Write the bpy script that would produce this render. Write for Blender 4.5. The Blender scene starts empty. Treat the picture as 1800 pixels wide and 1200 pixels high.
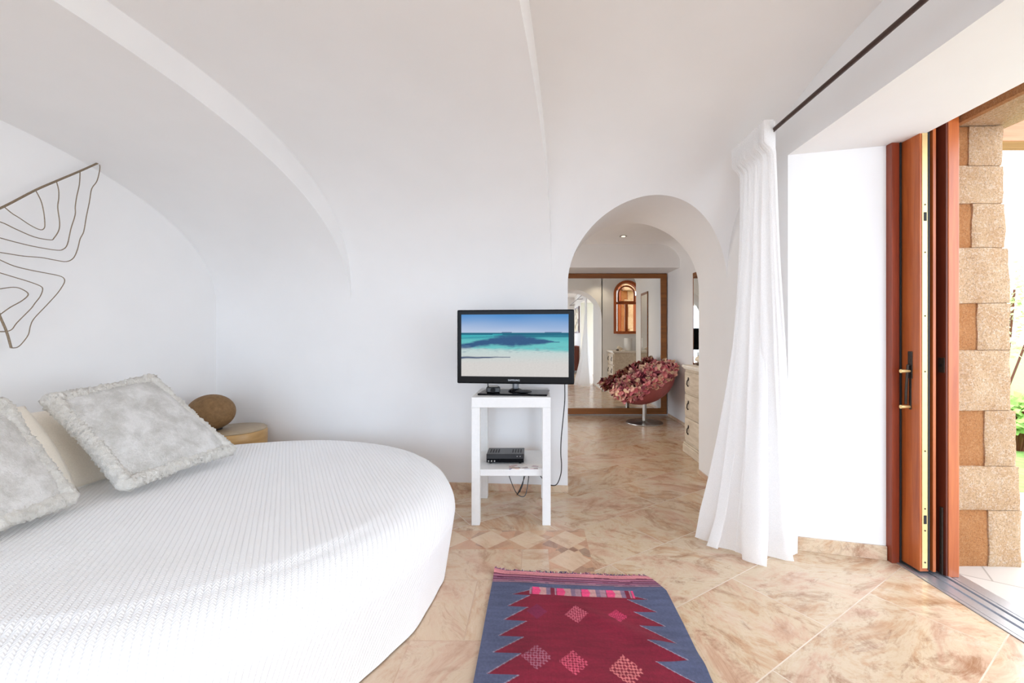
import bpy, bmesh, math, random
from mathutils import Vector, Matrix, noise as mnoise
random.seed(7)
PI = math.pi
SC = bpy.context.scene
COL = SC.collection

# ------------------------------------------------------------------ camera
cam = bpy.data.cameras.new('camera'); camo = bpy.data.objects.new('camera', cam); COL.objects.link(camo)
camo.location = (0, 0, 1.2); camo.rotation_euler = (PI/2, 0, 0)
cam.sensor_width = 36; cam.lens = 15.0
cam.shift_x = -40/1800; cam.shift_y = -10/1800
cam.clip_start = 0.02; cam.clip_end = 200
SC.camera = camo
# ------------------------------------------------------------------ world, lights, exposure
SKY_STRENGTH = 5.1
w = bpy.data.worlds.new('world'); SC.world = w; w.use_nodes = True
wn = w.node_tree
bgn = wn.nodes['Background']
# hazy warm white towards the garden, bluer towards the rear of the house
_tc = wn.nodes.new('ShaderNodeTexCoord'); _sp = wn.nodes.new('ShaderNodeSeparateXYZ'); _rp = wn.nodes.new('ShaderNodeValToRGB')
_mp = wn.nodes.new('ShaderNodeMapRange'); _mp.inputs[1].default_value = -.9; _mp.inputs[2].default_value = .2
wn.links.new(_tc.outputs['Generated'], _sp.inputs[0]); wn.links.new(_sp.outputs[1], _mp.inputs[0]); wn.links.new(_mp.outputs[0], _rp.inputs[0])
_rp.color_ramp.elements[0].color = (0.79, 0.95, 1.16, 1); _rp.color_ramp.elements[1].color = (0.985, 0.98, 0.97, 1)
wn.links.new(_rp.outputs[0], bgn.inputs['Color'])
bgn.inputs['Strength'].default_value = SKY_STRENGTH
SC.view_settings.view_transform = 'Standard'; SC.view_settings.look = 'None'
SC.view_settings.gamma = 1; SC.view_settings.use_curve_mapping = False
SC.view_settings.exposure = 0.0
SC.cycles.max_bounces = 16; SC.cycles.diffuse_bounces = 12; SC.cycles.glossy_bounces = 8
SC.cycles.transmission_bounces = 8; SC.cycles.transparent_max_bounces = 12
SC.cycles.use_denoising = True
SC.cycles.sample_clamp_indirect = 8.0
SC.cycles.caustics_reflective = False; SC.cycles.caustics_refractive = False

def area(name, loc, rot, sx, sy, energy, color=(1, 1, 1), portal=False):
    l = bpy.data.lights.new(name, 'AREA'); l.shape = 'RECTANGLE'; l.size = sx; l.size_y = sy
    l.energy = energy; l.color = color
    l.cycles.is_portal = portal
    o = bpy.data.objects.new(name, l); COL.objects.link(o); o.location = loc; o.rotation_euler = rot
    return o
area('side_daylight', (2.62, 0.95, 1.12), (0, PI/2, 0), 2.2, 2.65, 1, portal=True)
area('rear_daylight', (-0.9, -2.9, 1.15), (PI/2, 0, 0), 4.0, 2.3, 1, portal=True)
area('added_hall_daylight', (-1.35, 5.25, 1.05), (0, -PI/2, 0), 2.1, 1.3, 1, portal=True)  # portal for the opening added in the unseen hall left wall
area('hall_daylight', (1.98, 3.5, 1.8), (PI/2, 0, 0), 0.6, 1.2, 1, portal=True)

# ------------------------------------------------------------------ helpers
def lin(c):
    c = c/255.0
    return c/12.92 if c <= .04045 else ((c+.055)/1.055)**2.4
def rgb(r, g, b): return (lin(r), lin(g), lin(b), 1)

class NT:
    def __init__(s, name):
        s.m = bpy.data.materials.new(name); s.m.use_nodes = True
        s.t = s.m.node_tree; s.b = s.t.nodes['Principled BSDF']
    def n(s, typ, **kw):
        nd = s.t.nodes.new(typ)
        for k, v in kw.items():
            if k.startswith('i_'):
                key = k[2:]
                key = int(key) if key.isdigit() else key.replace('_', ' ')
                s.put(nd.inputs[key], v)
            else: setattr(nd, k, v)
        return nd
    def put(s, sock, v):
        if isinstance(v, bpy.types.NodeSocket): s.t.links.new(v, sock)
        else: sock.default_value = v
    def set(s, **kw):
        for k, v in kw.items(): s.put(s.b.inputs[k.replace('_', ' ')], v)
        return s
    def math(s, op, a, b=0.0, c=None):
        nd = s.n('ShaderNodeMath', operation=op, i_0=a, i_1=b)
        if c is not None: s.put(nd.inputs[2], c)
        return nd.outputs[0]
    def mix(s, f, a, b, blend='MIX'):
        nd = s.n('ShaderNodeMix', data_type='RGBA', blend_type=blend)
        s.put(nd.inputs[0], f); s.put(nd.inputs[6], a); s.put(nd.inputs[7], b)
        return nd.outputs[2]
    def coord(s, which='Object'): return s.n('ShaderNodeTexCoord').outputs[which]
    def noise(s, v, scale, detail=4, rough=.55, dist=0.0):
        return s.n('ShaderNodeTexNoise', i_Vector=v, i_Scale=scale, i_Detail=detail, i_Roughness=rough, i_Distortion=dist)
    def ramp(s, f, stops):
        nd = s.n('ShaderNodeValToRGB', i_0=f); e = nd.color_ramp.elements
        while len(e) < len(stops): e.new(.5)
        for k, (p, c) in enumerate(stops): e[k].position = p; e[k].color = c
        return nd.outputs[0]
    def mapping(s, v, scale=(1, 1, 1), rot=(0, 0, 0), loc=(0, 0, 0)):
        return s.n('ShaderNodeMapping', i_0=v, i_1=loc, i_2=rot, i_3=scale).outputs[0]
    def bump(s, h, strength=.3, dist=.01):
        s.put(s.b.inputs['Normal'], s.n('ShaderNodeBump', i_Height=h, i_Strength=strength, i_Distance=dist).outputs[0])

def plain(name, col, rough=.5, metal=0.0, nscale=0, bump=0.0, var=0.0):
    t = NT(name); t.set(Base_Color=col, Roughness=rough, Metallic=metal)
    if nscale:
        nz = t.noise(t.coord(), nscale)
        if var:
            d = tuple(max(0, c*(1-var)) for c in col[:3])+(1,); u = tuple(min(1, c*(1+var)) for c in col[:3])+(1,)
            t.set(Base_Color=t.ramp(nz.outputs[0], [(.3, d), (.7, u)]))
        if bump: t.bump(nz.outputs[0], bump, .004)
    return t.m

def wood(name, dark, light, rough=.35, axis='Z', scale=1.0):
    t = NT(name)
    sc = {'Z': (22, 22, 1.2), 'X': (1.2, 22, 22), 'Y': (22, 1.2, 22)}[axis]
    v = t.mapping(t.coord(), tuple(q*scale for q in sc))
    nz = t.noise(v, 1.6, 5, .6, .6)
    t.set(Base_Color=t.ramp(nz.outputs[0], [(.3, dark), (.7, light)]), Roughness=rough)
    t.bump(nz.outputs[0], .08, .002)
    return t.m

class B:
    """collects shapes for ONE mesh object"""
    def __init__(s): s.v = []; s.f = []; s.mi = []; s.cur = 0
    def add(s, vs, fs):
        o = len(s.v); s.v += [tuple(q) for q in vs]
        for f in fs: s.f.append(tuple(o+i for i in f)); s.mi.append(s.cur)
        return s
    def box(s, x0, x1, y0, y1, z0, z1):
        vs = [(x, y, z) for z in (z0, z1) for (x, y) in ((x0, y0), (x1, y0), (x1, y1), (x0, y1))]
        return s.add(vs, [(3, 2, 1, 0), (4, 5, 6, 7), (0, 1, 5, 4), (1, 2, 6, 5), (2, 3, 7, 6), (3, 0, 4, 7)])
    def prism(s, poly, z0, z1):
        n = len(poly)
        vs = [(x, y, z0) for x, y in poly]+[(x, y, z1) for x, y in poly]
        return s.add(vs, [tuple(range(n))[::-1], tuple(range(n, 2*n))]+[(i, (i+1) % n, n+(i+1) % n, n+i) for i in range(n)])
    def tube(s, pts, r, n=8, cap=True, closed=False):
        pts = [Vector(p) for p in pts]; m = len(pts); vs = []; fs = []
        up = None
        for i, p in enumerate(pts):
            if closed: d = pts[(i+1) % m]-pts[i-1]
            else: d = pts[min(i+1, m-1)]-pts[max(i-1, 0)]
            d.normalize()
            if up is None:
                up = Vector((0, 0, 1)) if abs(d.z) < .9 else Vector((1, 0, 0))
            a = up-d*up.dot(d)
            if a.length < 1e-5: a = d.orthogonal()
            a.normalize(); up = a; b = d.cross(a)
            rr = r(i/(m-1 if m > 1 else 1)) if callable(r) else r
            vs += [p+(a*math.cos(2*PI*k/n)+b*math.sin(2*PI*k/n))*rr for k in range(n)]
        for i in range(m if closed else m-1):
            j = (i+1) % m
            fs += [(i*n+k, i*n+(k+1) % n, j*n+(k+1) % n, j*n+k) for k in range(n)]
        if cap and not closed: fs += [tuple(range(n))[::-1], tuple((m-1)*n+k for k in range(n))]
        return s.add(vs, fs)
    def lathe(s, prof, c=(0, 0, 0), n=32, sx=1, sy=1):
        vs = []; fs = []; m = len(prof)
        for r, z in prof:
            vs += [(c[0]+sx*r*math.cos(2*PI*k/n), c[1]+sy*r*math.sin(2*PI*k/n), c[2]+z) for k in range(n)]
        for i in range(m-1):
            fs += [(i*n+k, i*n+(k+1) % n, (i+1)*n+(k+1) % n, (i+1)*n+k) for k in range(n)]
        fs += [tuple(range(n))[::-1], tuple((m-1)*n+k for k in range(n))]
        return s.add(vs, fs)
    def ellipsoid(s, c, rx, ry, rz, n=32, m=20):
        prof = [(max(1e-4, math.cos(-PI/2+PI*i/m)), math.sin(-PI/2+PI*i/m)) for i in range(m+1)]
        o = len(s.v)
        s.lathe(prof, (0, 0, 0), n)
        for i in range(o, len(s.v)):
            x, y, z = s.v[i]; s.v[i] = (c[0]+x*rx, c[1]+y*ry, c[2]+z*rz)
        return s
    def grid(s, fn, nu, nv):
        vs = [fn(i/nu, j/nv) for j in range(nv+1) for i in range(nu+1)]
        return s.add(vs, [(j*(nu+1)+i, j*(nu+1)+i+1, (j+1)*(nu+1)+i+1, (j+1)*(nu+1)+i) for j in range(nv) for i in range(nu)])
    def xf(s, M, start=0):
        for i in range(start, len(s.v)): s.v[i] = tuple(M @ Vector(s.v[i]))
        return s
    def build(s, name, mat, parent=None, smooth=False, bevel=0, world=False, seg=2):
        me = bpy.data.meshes.new(name)
        vs = s.v
        if world and parent is not None:
            root = parent
            while root.parent: root = root.parent
            L = Vector(root.location); vs = [tuple(Vector(q)-L) for q in vs]
        me.from_pydata(vs, [], s.f)
        mats = mat if isinstance(mat, (list, tuple)) else [mat]
        for m in mats: me.materials.append(m)
        for p, i in zip(me.polygons, s.mi): p.material_index = min(i, len(mats)-1)
        bm = bmesh.new(); bm.from_mesh(me); bmesh.ops.recalc_face_normals(bm, faces=bm.faces); bm.to_mesh(me); bm.free()
        me.polygons.foreach_set('use_smooth', [bool(smooth)]*len(me.polygons))
        if smooth: me.set_sharp_from_angle(angle=math.radians(smooth if smooth is not True else 40))
        o = bpy.data.objects.new(name, me); COL.objects.link(o)
        if parent is not None: o.parent = parent
        if bevel:
            md = o.modifiers.new('bevel', 'BEVEL'); md.width = bevel; md.segments = seg; md.limit_method = 'ANGLE'
            md.harden_normals = False
        return o

def tag(o, label=None, cat=None, group=None, kind=None):
    if label: o['label'] = label
    if cat: o['category'] = cat
    if group: o['group'] = group
    if kind: o['kind'] = kind
    return o
def thing(name, label, cat, loc=(0, 0, 0), rz=0, group=None):
    o = bpy.data.objects.new(name, None); COL.objects.link(o); o.location = loc; o.rotation_euler = (0, 0, rz)
    o.empty_display_size = .1
    return tag(o, label, cat, group)
def struct(o, label=None): return tag(o, label, None, None, 'structure')
def boolean_cut(o, cutter):
    md = o.modifiers.new('cut', 'BOOLEAN'); md.operation = 'DIFFERENCE'; md.solver = 'EXACT'; md.object = cutter
    dg = bpy.context.evaluated_depsgraph_get(); dg.update()
    me = bpy.data.meshes.new_from_object(o.evaluated_get(dg))
    o.modifiers.clear(); o.data = me
def drop(o): bpy.data.objects.remove(o, do_unlink=True)
def vcol(o, fn):
    """point colour from a function of the vertex index / position (surface pattern)"""
    a = o.data.color_attributes.new('pattern', 'FLOAT_COLOR', 'POINT')
    for i, v in enumerate(o.data.vertices): a.data[i].color = fn(i, v.co)

# ------------------------------------------------------------------ materials
def plaster_mat():
    t = NT('white_plaster')
    c = t.coord()
    n1 = t.noise(c, 2.2, 3); n2 = t.noise(c, 38, 3)
    t.set(Base_Color=t.ramp(n1.outputs[0], [(.3, (.80, .80, .80, 1)), (.7, (.83, .83, .83, 1))]), Roughness=.9)
    hgt = t.math('ADD', t.math('MULTIPLY', n1.outputs[0], .7), t.math('MULTIPLY', n2.outputs[0], .12))
    t.bump(hgt, .12, .02)
    return t.m
M_PLASTER = plaster_mat()

def marble_color(t, vec, seedval=None):
    """beige and rose brown cloudy veined stone, colour socket"""
    v = vec; ang = .25
    if seedval is not None:
        v = t.n('ShaderNodeVectorMath', operation='ADD', i_0=vec).outputs[0]
        off = t.n('ShaderNodeCombineXYZ', i_0=t.math('MULTIPLY', seedval, 17.3), i_1=t.math('MULTIPLY', seedval, 9.1), i_2=t.math('MULTIPLY', seedval, 5.7))
        t.put(v.node.inputs[1], off.outputs[0])
        v = t.n('ShaderNodeVectorRotate', rotation_type='Z_AXIS', i_0=v, i_3=t.math('MULTIPLY', t.math('SUBTRACT', seedval, .5), 3.0)).outputs[0]
    vs = t.mapping(v, (1.0, 1.75, 1), (0, 0, .2))
    a = t.noise(vs, 2.0, 9, .72, .8).outputs[0]
    b = t.noise(vs, 3.4, 10, .76, 1.0).outputs[0]
    d = t.noise(vs, 7.0, 9, .78, .8).outputs[0]
    c = t.noise(v, 42, 4, .7).outputs[0]
    base = t.ramp(a, [(.32, rgb(162, 122, 88)), (.41, rgb(193, 158, 126)), (.50, rgb(210, 191, 164)), (.58, rgb(203, 171, 146)), (.70, rgb(171, 130, 102))])
    st = t.ramp(b, [(.34, (1, 1, 1, 1)), (.47, (0, 0, 0, 1))])
    col = t.mix(t.math('MULTIPLY', st, .75), base, rgb(142, 94, 60))
    pale = t.ramp(b, [(.56, (0, 0, 0, 1)), (.70, (1, 1, 1, 1))])
    col = t.mix(t.math('MULTIPLY', pale, .5), col, rgb(226, 214, 196))
    fs = t.ramp(d, [(.32, (1, 1, 1, 1)), (.44, (0, 0, 0, 1))])
    col = t.mix(t.math('MULTIPLY', fs, .6), col, rgb(130, 86, 66))
    spk = t.ramp(c, [(.32, (1, 1, 1, 1)), (.39, (0, 0, 0, 1))])
    col = t.mix(t.math('MULTIPLY', spk, .22), col, rgb(150, 104, 84))
    return col

def floor_mat():
    t = NT('marble_floor')
    c = t.coord()
    sx = t.n('ShaderNodeSeparateXYZ', i_0=c); X, Y = sx.outputs[0], sx.outputs[1]
    def tiles(rot, bw, rh, loc=(0, 0, 0)):
        v = t.mapping(c, (1, 1, 1), (0, 0, rot), loc)
        br = t.n('ShaderNodeTexBrick', i_Vector=v, i_Color1=(0, 0, 0, 1), i_Color2=(1, 1, 1, 1), i_Mortar=(0, 0, 0, 1),
                 i_Scale=1.0, i_Mortar_Size=.0025, i_Mortar_Smooth=.1, i_Bias=0.0, i_Brick_Width=bw, i_Row_Height=rh)
        return br.outputs[0], br.outputs[1]
    r1, g1 = tiles(math.radians(-33), .84, .42, (.13, .02, 0))
    r2, g2 = tiles(0, .42, .42, (.07, .0, 0))
    def lt(a, b): return t.math('LESS_THAN', a, b)
    inner = t.math('MULTIPLY', lt(X, .075), lt(Y, 2.40))
    outer_edge = t.math('MULTIPLY', lt(X, .305), lt(Y, 2.63))
    band = t.math('SUBTRACT', outer_edge, inner)
    rnd = t.mix(inner, r1, r2); gr = t.mix(inner, g1, g2)
    col = marble_color(t, c, rnd)
    tint = t.ramp(rnd, [(0, (.88, .85, .83, 1)), (.5, (1, 1, 1, 1)), (1, (.97, .92, .86, 1))])
    col = t.mix(1.0, col, tint, 'MULTIPLY')
    col = t.mix(t.math('MULTIPLY', inner, .3), col, rgb(206, 178, 158))
    # inlaid diamond border
    def tri(s, p): return t.math('ABSOLUTE', t.math('SUBTRACT', t.math('FRACT', t.math('DIVIDE', s, p)), .5))
    dm = t.math('ADD', tri(t.math('SUBTRACT', X, .075), .23), tri(t.math('SUBTRACT', Y, 2.40), .23))
    isd = lt(dm, .49)
    pieces = t.n('ShaderNodeTexVoronoi', i_Vector=c, i_Scale=11.0, i_Randomness=.8)
    brec = t.ramp(pieces.outputs[1], [(.2, rgb(140, 108, 92)), (.4, rgb(204, 150, 118)), (.65, rgb(190, 146, 116)), (.9, rgb(216, 184, 152))])
    brec = t.mix(.35, brec, col)
    light = t.mix(.5, col, rgb(224, 198, 170))
    bandcol = t.mix(isd, brec, light)
    col = t.mix(band, col, bandcol)
    gk = t.math('MULTIPLY', gr, t.math('SUBTRACT', 1.0, band))
    gk = t.math('MULTIPLY', gk, t.math('MULTIPLY_ADD', t.noise(c, 1.4, 2).outputs[0], 1.6, -.35))
    col = t.mix(gk, col, t.mix(inner, rgb(240, 230, 216), rgb(190, 162, 138)))
    t.set(Base_Color=col, Roughness=.2)
    rg = t.noise(c, 6, 3).outputs[0]
    t.set(Roughness=t.math('MULTIPLY_ADD', rg, .16, .12))
    t.b.inputs['Specular IOR Level'].default_value = .5
    t.bump(t.math('SUBTRACT', 1.0, gr), .25, .002)
    return t.m
M_FLOOR = floor_mat()
def skirt_mat():
    t = NT('marble_skirting'); t.set(Base_Color=marble_color(t, t.coord()), Roughness=.3); return t.m
M_SKIRT = skirt_mat()

M_WOOD = wood('orange_brown_wood', rgb(158, 76, 34), rgb(190, 104, 52), .32)
M_WOOD_RED = wood('red_brown_wood', rgb(116, 46, 24), rgb(146, 64, 36), .35)
M_WOOD_DARK = wood('dark_recess_wood', rgb(84, 32, 18), rgb(104, 44, 24), .45)
M_MIRROR_WOOD = wood('mirror_frame_wood', rgb(112, 66, 22), rgb(146, 90, 36), .4, 'X', .6)
M_BRASS = plain('brass', rgb(226, 196, 136), .4, .55, 60, 0, .05)
M_IRON = plain('dark_iron', rgb(70, 62, 56), .5, .7, 80, .1, .15)
M_BLACK = plain('black_plastic', rgb(18, 18, 20), .3, 0, 90, .02, .2)
M_GLOSS = plain('gloss_black', rgb(10, 10, 13), .12, 0, 40, 0, .2)
M_GLOSS.node_tree.nodes['Principled BSDF'].inputs['Specular IOR Level'].default_value = .1
M_ALU = plain('brushed_aluminium', rgb(196, 200, 208), .35, .8, 120, .03, .05)
M_STEEL = plain('satin_steel', rgb(176, 172, 166), .28, .95, 120, .02, .05)
M_WHITE = plain('white_lacquer', (.76, .76, .75, 1), .42, 0, 50, .02, .02)
M_ROD = plain('brown_rod', rgb(62, 42, 34), .45, .2, 60, .05, .15)
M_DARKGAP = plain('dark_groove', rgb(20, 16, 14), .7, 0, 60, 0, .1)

# ------------------------------------------------------------------ the shell of the room
KB = .0787                                        # the back wall is turned a few degrees
def wall_y(x): return 3.27-KB*(x-.253)
Y_HALL = 3.72
def arc_profile(A, Bh, z0, n=2.2, m=46, v_end=5.9):
    pts = [(0, 1.40)]
    if z0 > 1.41: pts.append((0, z0))
    for i in range(1, m+1):
        a = PI/2*i/m
        pts.append((A*(1-math.cos(a)**(2/n)), z0+Bh*math.sin(a)**(2/n)))
    pts.append((v_end, z0+Bh))
    return pts
def bay(name, baseL, dirL, baseR, dirR, prof, prof_r=None, ncol=14):
    dL = Vector((dirL, -1)).normalized(); dR = Vector((dirR, -1)).normalized()
    def ring(base, d, prof):
        out = []
        vb = -(Y_HALL-base[1])/abs(d.y)
        full = prof+[(prof[-1][0], 2.95), (vb, 2.95), (vb, 1.40)]
        for v, z in full: out.append((base[0]+d.x*v, base[1]+d.y*v, z))
        return out
    L, R = ring(baseL, dL, prof), ring(baseR, dR, prof_r or prof); n = len(L); b = B()
    vs = []
    for c in range(ncol+1):
        q = c/ncol
        vs += [tuple(a+(e-a)*q for a, e in zip(p, r)) for p, r in zip(L, R)]
    fs = []
    for c in range(ncol):
        fs += [(c*n+i, c*n+(i+1) % n, (c+1)*n+(i+1) % n, (c+1)*n+i) for i in range(n)]
    fs += [tuple(range(n))[::-1], tuple(ncol*n+i for i in range(n))]
    b.add(vs, fs)
    return struct(b.build(name, M_PLASTER, smooth=30))
P_LEFT = arc_profile(1.95, .90, 1.43)
P_MID = arc_profile(1.6, .89, 1.57)
P_RIGHT = arc_profile(1.65, 1.0, 1.58)
R1 = (-1.467, wall_y(-1.467)); R2 = (.130, wall_y(.13))
bay('ceiling', (-2.62, wall_y(-2.62)), -KB, R1, -KB, P_LEFT)
bay('ceiling', R1, -KB, R2, -.112, P_MID)
right_bay = bay('ceiling', R2, -.112, (1.45, wall_y(1.45)), 0.0, arc_profile(1.7, 1.12, 1.58), P_RIGHT)
wb = struct(B().prism([(-2.85, wall_y(-2.85)), (1.45, wall_y(1.45)), (1.45, Y_HALL), (-2.85, Y_HALL)], 0, 1.40).build('wall_back', M_PLASTER))
# arched passage through the back wall
TX0, TX1, TZ = .253, 1.44, 1.595
tc, tr = (TX0+1.43)/2, (1.43-TX0)/2
poly = [(TX0, -.1), (TX1, -.1), (TX1, TZ)]+[(tc+tr*math.cos(a), TZ+tr*math.sin(a)) for a in [PI*i/48 for i in range(49)]]+[]
cut = B(); n = len(poly)
cut.add([(x, 2.0, z) for x, z in poly]+[(x, 4.4, z) for x, z in poly],
        [tuple(range(n)), tuple(range(n, 2*n))[::-1]]+[(i, n+i, n+(i+1) % n, (i+1) % n) for i in range(n)])
cutter = cut.build('passage_cut', M_PLASTER)
for o in (right_bay, wb):
    boolean_cut(o, cutter)
    o.data.polygons.foreach_set('use_smooth', [True]*len(o.data.polygons)); o.data.set_sharp_from_angle(angle=math.radians(25))
drop(cutter)

struct(B().prism([(-2.61+.0787*.2, 3.495+.2), (-2.9, 3.72), (-3.35, -2.8), (-2.61-.0787*6.295, -2.8)], 0, 2.95).build('wall_left', M_PLASTER))
struct(B().prism([(1.43, 2.41), (1.92, 2.28), (1.92, 2.95), (1.62, 3.15), (1.62, Y_HALL), (1.43, Y_HALL)], 0, 2.95).build('wall_right', M_PLASTER))
struct(B().prism([(1.43, -.4), (1.97, -.4), (1.97, 2.266), (1.43, 2.41)], 2.22, 2.95).build('trim_1', M_PLASTER), 'white plaster lintel over the wide garden door')
struct(B().box(1.43, 1.97, -2.6, -.4, 0, 2.95).build('wall_right_rear', M_PLASTER))
rw = B(); rw.box(-3.4, -2.9, -2.8, -2.6, 0, 2.95); rw.box(1.1, 1.97, -2.8, -2.6, 0, 2.95); rw.box(-2.9, 1.1, -2.8, -2.6, 2.3, 2.95)
struct(rw.build('wall_rear', M_PLASTER))
fl = struct(B().box(-3.4, 1.91, -2.8, 6.6, -.08, 0).build('floor', M_FLOOR))
struct(B().box(1.91, 2.65, 2.28, 6.6, -.08, 0).build('floor_hall_alcove', M_FLOOR))
# hall behind the arch
Z_H = 2.46
hl_ = B(); hl_.box(-1.3, -1.2, Y_HALL, 4.6, 0, 2.6); hl_.box(-1.3, -1.2, 5.9, 6.6, 0, 2.6); hl_.box(-1.3, -1.2, 4.6, 5.9, 2.1, 2.6)  # unseen wall; its opening is added to brighten the hall
struct(hl_.build('wall_hall_left', M_PLASTER))
struct(B().box(-1.3, 2.7, 6.47, 6.6, 0, 2.6).build('wall_hall_back', M_PLASTER))
struct(B().box(2.0, 2.7, 4.43, 6.6, 0, 2.6).build('wall_hall_right', M_PLASTER))
struct(B().box(2.6, 2.75, 3.55, 4.43, 0, 2.6).build('wall_alcove_right', M_PLASTER))
hw = struct(B().box(1.62, 2.75, 3.55, Y_HALL, 0, 2.6).build('wall_window', M_PLASTER))
struct(B().box(-1.3, 2.0, 5.88, 6.47, 2.14, 2.6).build('trim_2', M_PLASTER), 'plaster beam above the hall mirror')
hc = B(); hc.box(-1.3, 2.75, Y_HALL, 4.43, Z_H, 2.6)
pr = [(-1.3, Z_H), (1.72, Z_H)]+[(1.72+.29*math.sin(a), Z_H-.29+.29*math.cos(a)) for a in [PI/2*i/12 for i in range(1, 13)]]+[(2.01, 2.6), (-1.3, 2.6)]
n = len(pr)
hc.add([(x, 4.43, z) for x, z in pr]+[(x, 5.88, z) for x, z in pr],
       [tuple(range(n)), tuple(range(n, 2*n))[::-1]]+[(i, n+i, n+(i+1) % n, (i+1) % n) for i in range(n)])
struct(hc.build('ceiling_hall', M_PLASTER, smooth=30))

# skirting
def skirt(name, a, b2, h=.055, t=.012):
    a, b2 = Vector(a), Vector(b2); d = (b2-a).normalized(); nrm = Vector((-d.y, d.x))*t
    return struct(B().prism([tuple(a), tuple(b2), tuple(b2+nrm), tuple(a+nrm)], 0, h).build(name, M_SKIRT, bevel=.002))
skirt('baseboard_back', (TX0+.004, wall_y(TX0)), (-2.6, wall_y(-2.6)), .055)
skirt('baseboard_right', (1.43, 2.41), (1.43, Y_HALL), .04)
skirt('baseboard_reveal', (1.885, 2.289), (1.43, 2.41), .075)
skirt('baseboard_hall', (2.0, 4.43), (2.0, 6.38), .04)

# arched hall window
WX, WR, WZ0, WZ1 = 1.98, .29, 1.24, 2.10
def arch_poly(cx, r, z0, zs, n=24):
    return [(cx-r, z0), (cx+r, z0)]+[(cx+r*math.cos(PI*i/n), zs+r*math.sin(PI*i/n)) for i in range(n+1)]
def arch_ring(b, cx, r0, r1, z0, zs, y0, y1, n=24):
    outer = arch_poly(cx, r1, z0-(r1-r0), zs, n); inner = arch_poly(cx, r0, z0, zs, n); m = len(outer)
    vs = [(x, y0, z) for x, z in outer]+[(x, y0, z) for x, z in inner]+[(x, y1, z) for x, z in outer]+[(x, y1, z) for x, z in inner]
    fs = []
    for i in range(m):
        j = (i+1) % m
        fs += [(i, j, m+j, m+i), (2*m+i, 3*m+i, 3*m+j, 2*m+j), (i, 2*m+i, 2*m+j, j), (m+i, m+j, 3*m+j, 3*m+i)]
    b.add(vs, fs)
wp = arch_poly(WX, WR, WZ0, WZ1); n = len(wp)
wc = B().add([(x, 3.3, z) for x, z in wp]+[(x, 4.0, z) for x, z in wp],
             [tuple(range(n)), tuple(range(n, 2*n))[::-1]]+[(i, n+i, n+(i+1) % n, (i+1) % n) for i in range(n)]).build('window_cut', M_PLASTER)
boolean_cut(hw, wc); drop(wc)
win = struct(thing('window_1', None, None, (WX, 3.7, WZ0)), 'arched wooden hall window')
fb = B(); arch_ring(fb, WX, WR-.06, WR-.003, WZ0+.06, WZ1, 3.56, 3.735)
fb.build('window_frame', M_WOOD, win, smooth=30, world=True)
fb = B(); fb.box(WX-.225, WX+.225, 3.60, 3.66, 1.88, 1.93); fb.box(WX-.03, WX+.03, 3.60, 3.66, WZ0+.06, 1.88)
fb.build('window_bars', M_WOOD, win, bevel=.004, world=True)
fb = B(); arch_ring(fb, WX, .16, .19, 1.95, WZ1, 3.60, 3.65)
fb.build('fanlight_frame', M_WOOD, win, smooth=30, world=True)
tg = NT('window_glass'); tg.set(Base_Color=(1, 1, 1, 1), Roughness=.0)
tg.b.inputs['Transmission Weight'].default_value = 1; tg.b.inputs['IOR'].default_value = 1.02
B().box(WX-.225, WX+.225, 3.625, 3.63, WZ0+.06, 2.1).build('window_pane', tg.m, win, world=True)
# open shutter outside the hall window
sh = thing('window_shutter', 'orange brown wooden shutter standing open outside the arched hall window', 'shutter', (2.25, 3.53, WZ0))
B().box(-.0, .03, -.42, 0, .06, .86).build('shutter_panel', M_WOOD, sh, bevel=.004)

# ------------------------------------------------------------------ sliding door pocket and threshold
_j = B(); _j.box(1.885, 1.925, 2.252, 2.33, 0, 2.22); _j.cur = 1; _j.box(1.925, 1.936, 2.249, 2.33, 0, 2.22)  # dark strip paints in the shadow line of the gap beside the jamb
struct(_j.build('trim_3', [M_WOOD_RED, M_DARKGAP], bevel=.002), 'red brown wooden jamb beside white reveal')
sd = thing('sliding_door', 'orange brown wooden sliding door with brass edge strip, pushed into wall pocket', 'door', (1.963, 2.15, 0))
d = B(); d.box(-.023, .023, 0, .5, .012, 2.36); d.build('door_panel', M_WOOD, sd, bevel=.003)
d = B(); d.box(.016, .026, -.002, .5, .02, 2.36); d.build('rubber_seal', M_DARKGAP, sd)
d = B(); d.box(-.013, .014, -.003, .003, .03, 2.34); d.build('edge_strip', M_BRASS, sd, bevel=.001)['label'] = 'brass edge strip'
for z in (.06, .22, .33, .62, 1.02, 1.30, 1.62, 1.86):
    B().tube([(.001, -.005, z), (.001, -.002, z)], .004, 8).build('screw', M_IRON, sd)
for z in (.275, 1.80):
    B().box(-.006, .009, -.0045, -.0025, z-.022, z+.022).build('lock_slot', M_DARKGAP, sd, bevel=.002)
hd = B(); hd.box(-.027, -.022, .040, .066, .98, 1.12); hd.box(-.026, -.022, .046, .060, .82, .98)
hd.build('handle_plate', M_IRON, sd, bevel=.002)
hl = B(); hl.tube([(-.026, .053, 1.05), (-.036, .053, 1.05), (-.038, .056, 1.0), (-.038, .062, .92), (-.036, .066, .845)], .006, 10)
hl.build('handle', M_IRON, sd, smooth=40)
for z in (1.018, .834):
    B().tube([(-.028, .052, z), (-.075, .052, z)], lambda q: .0065+.003*q, 12).build('handle_pin', M_BRASS, sd, smooth=40)['label'] = 'brass handle pin'
s2 = thing('shutter_door', 'dark wooden outer sliding shutter, second leaf in the door pocket', 'door', (2.03, 2.145, 0))
d = B(); d.box(-.028, -.012, 0, .45, .012, 2.36); d.box(-.012, .02, .1, .45, .012, 2.36)
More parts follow.
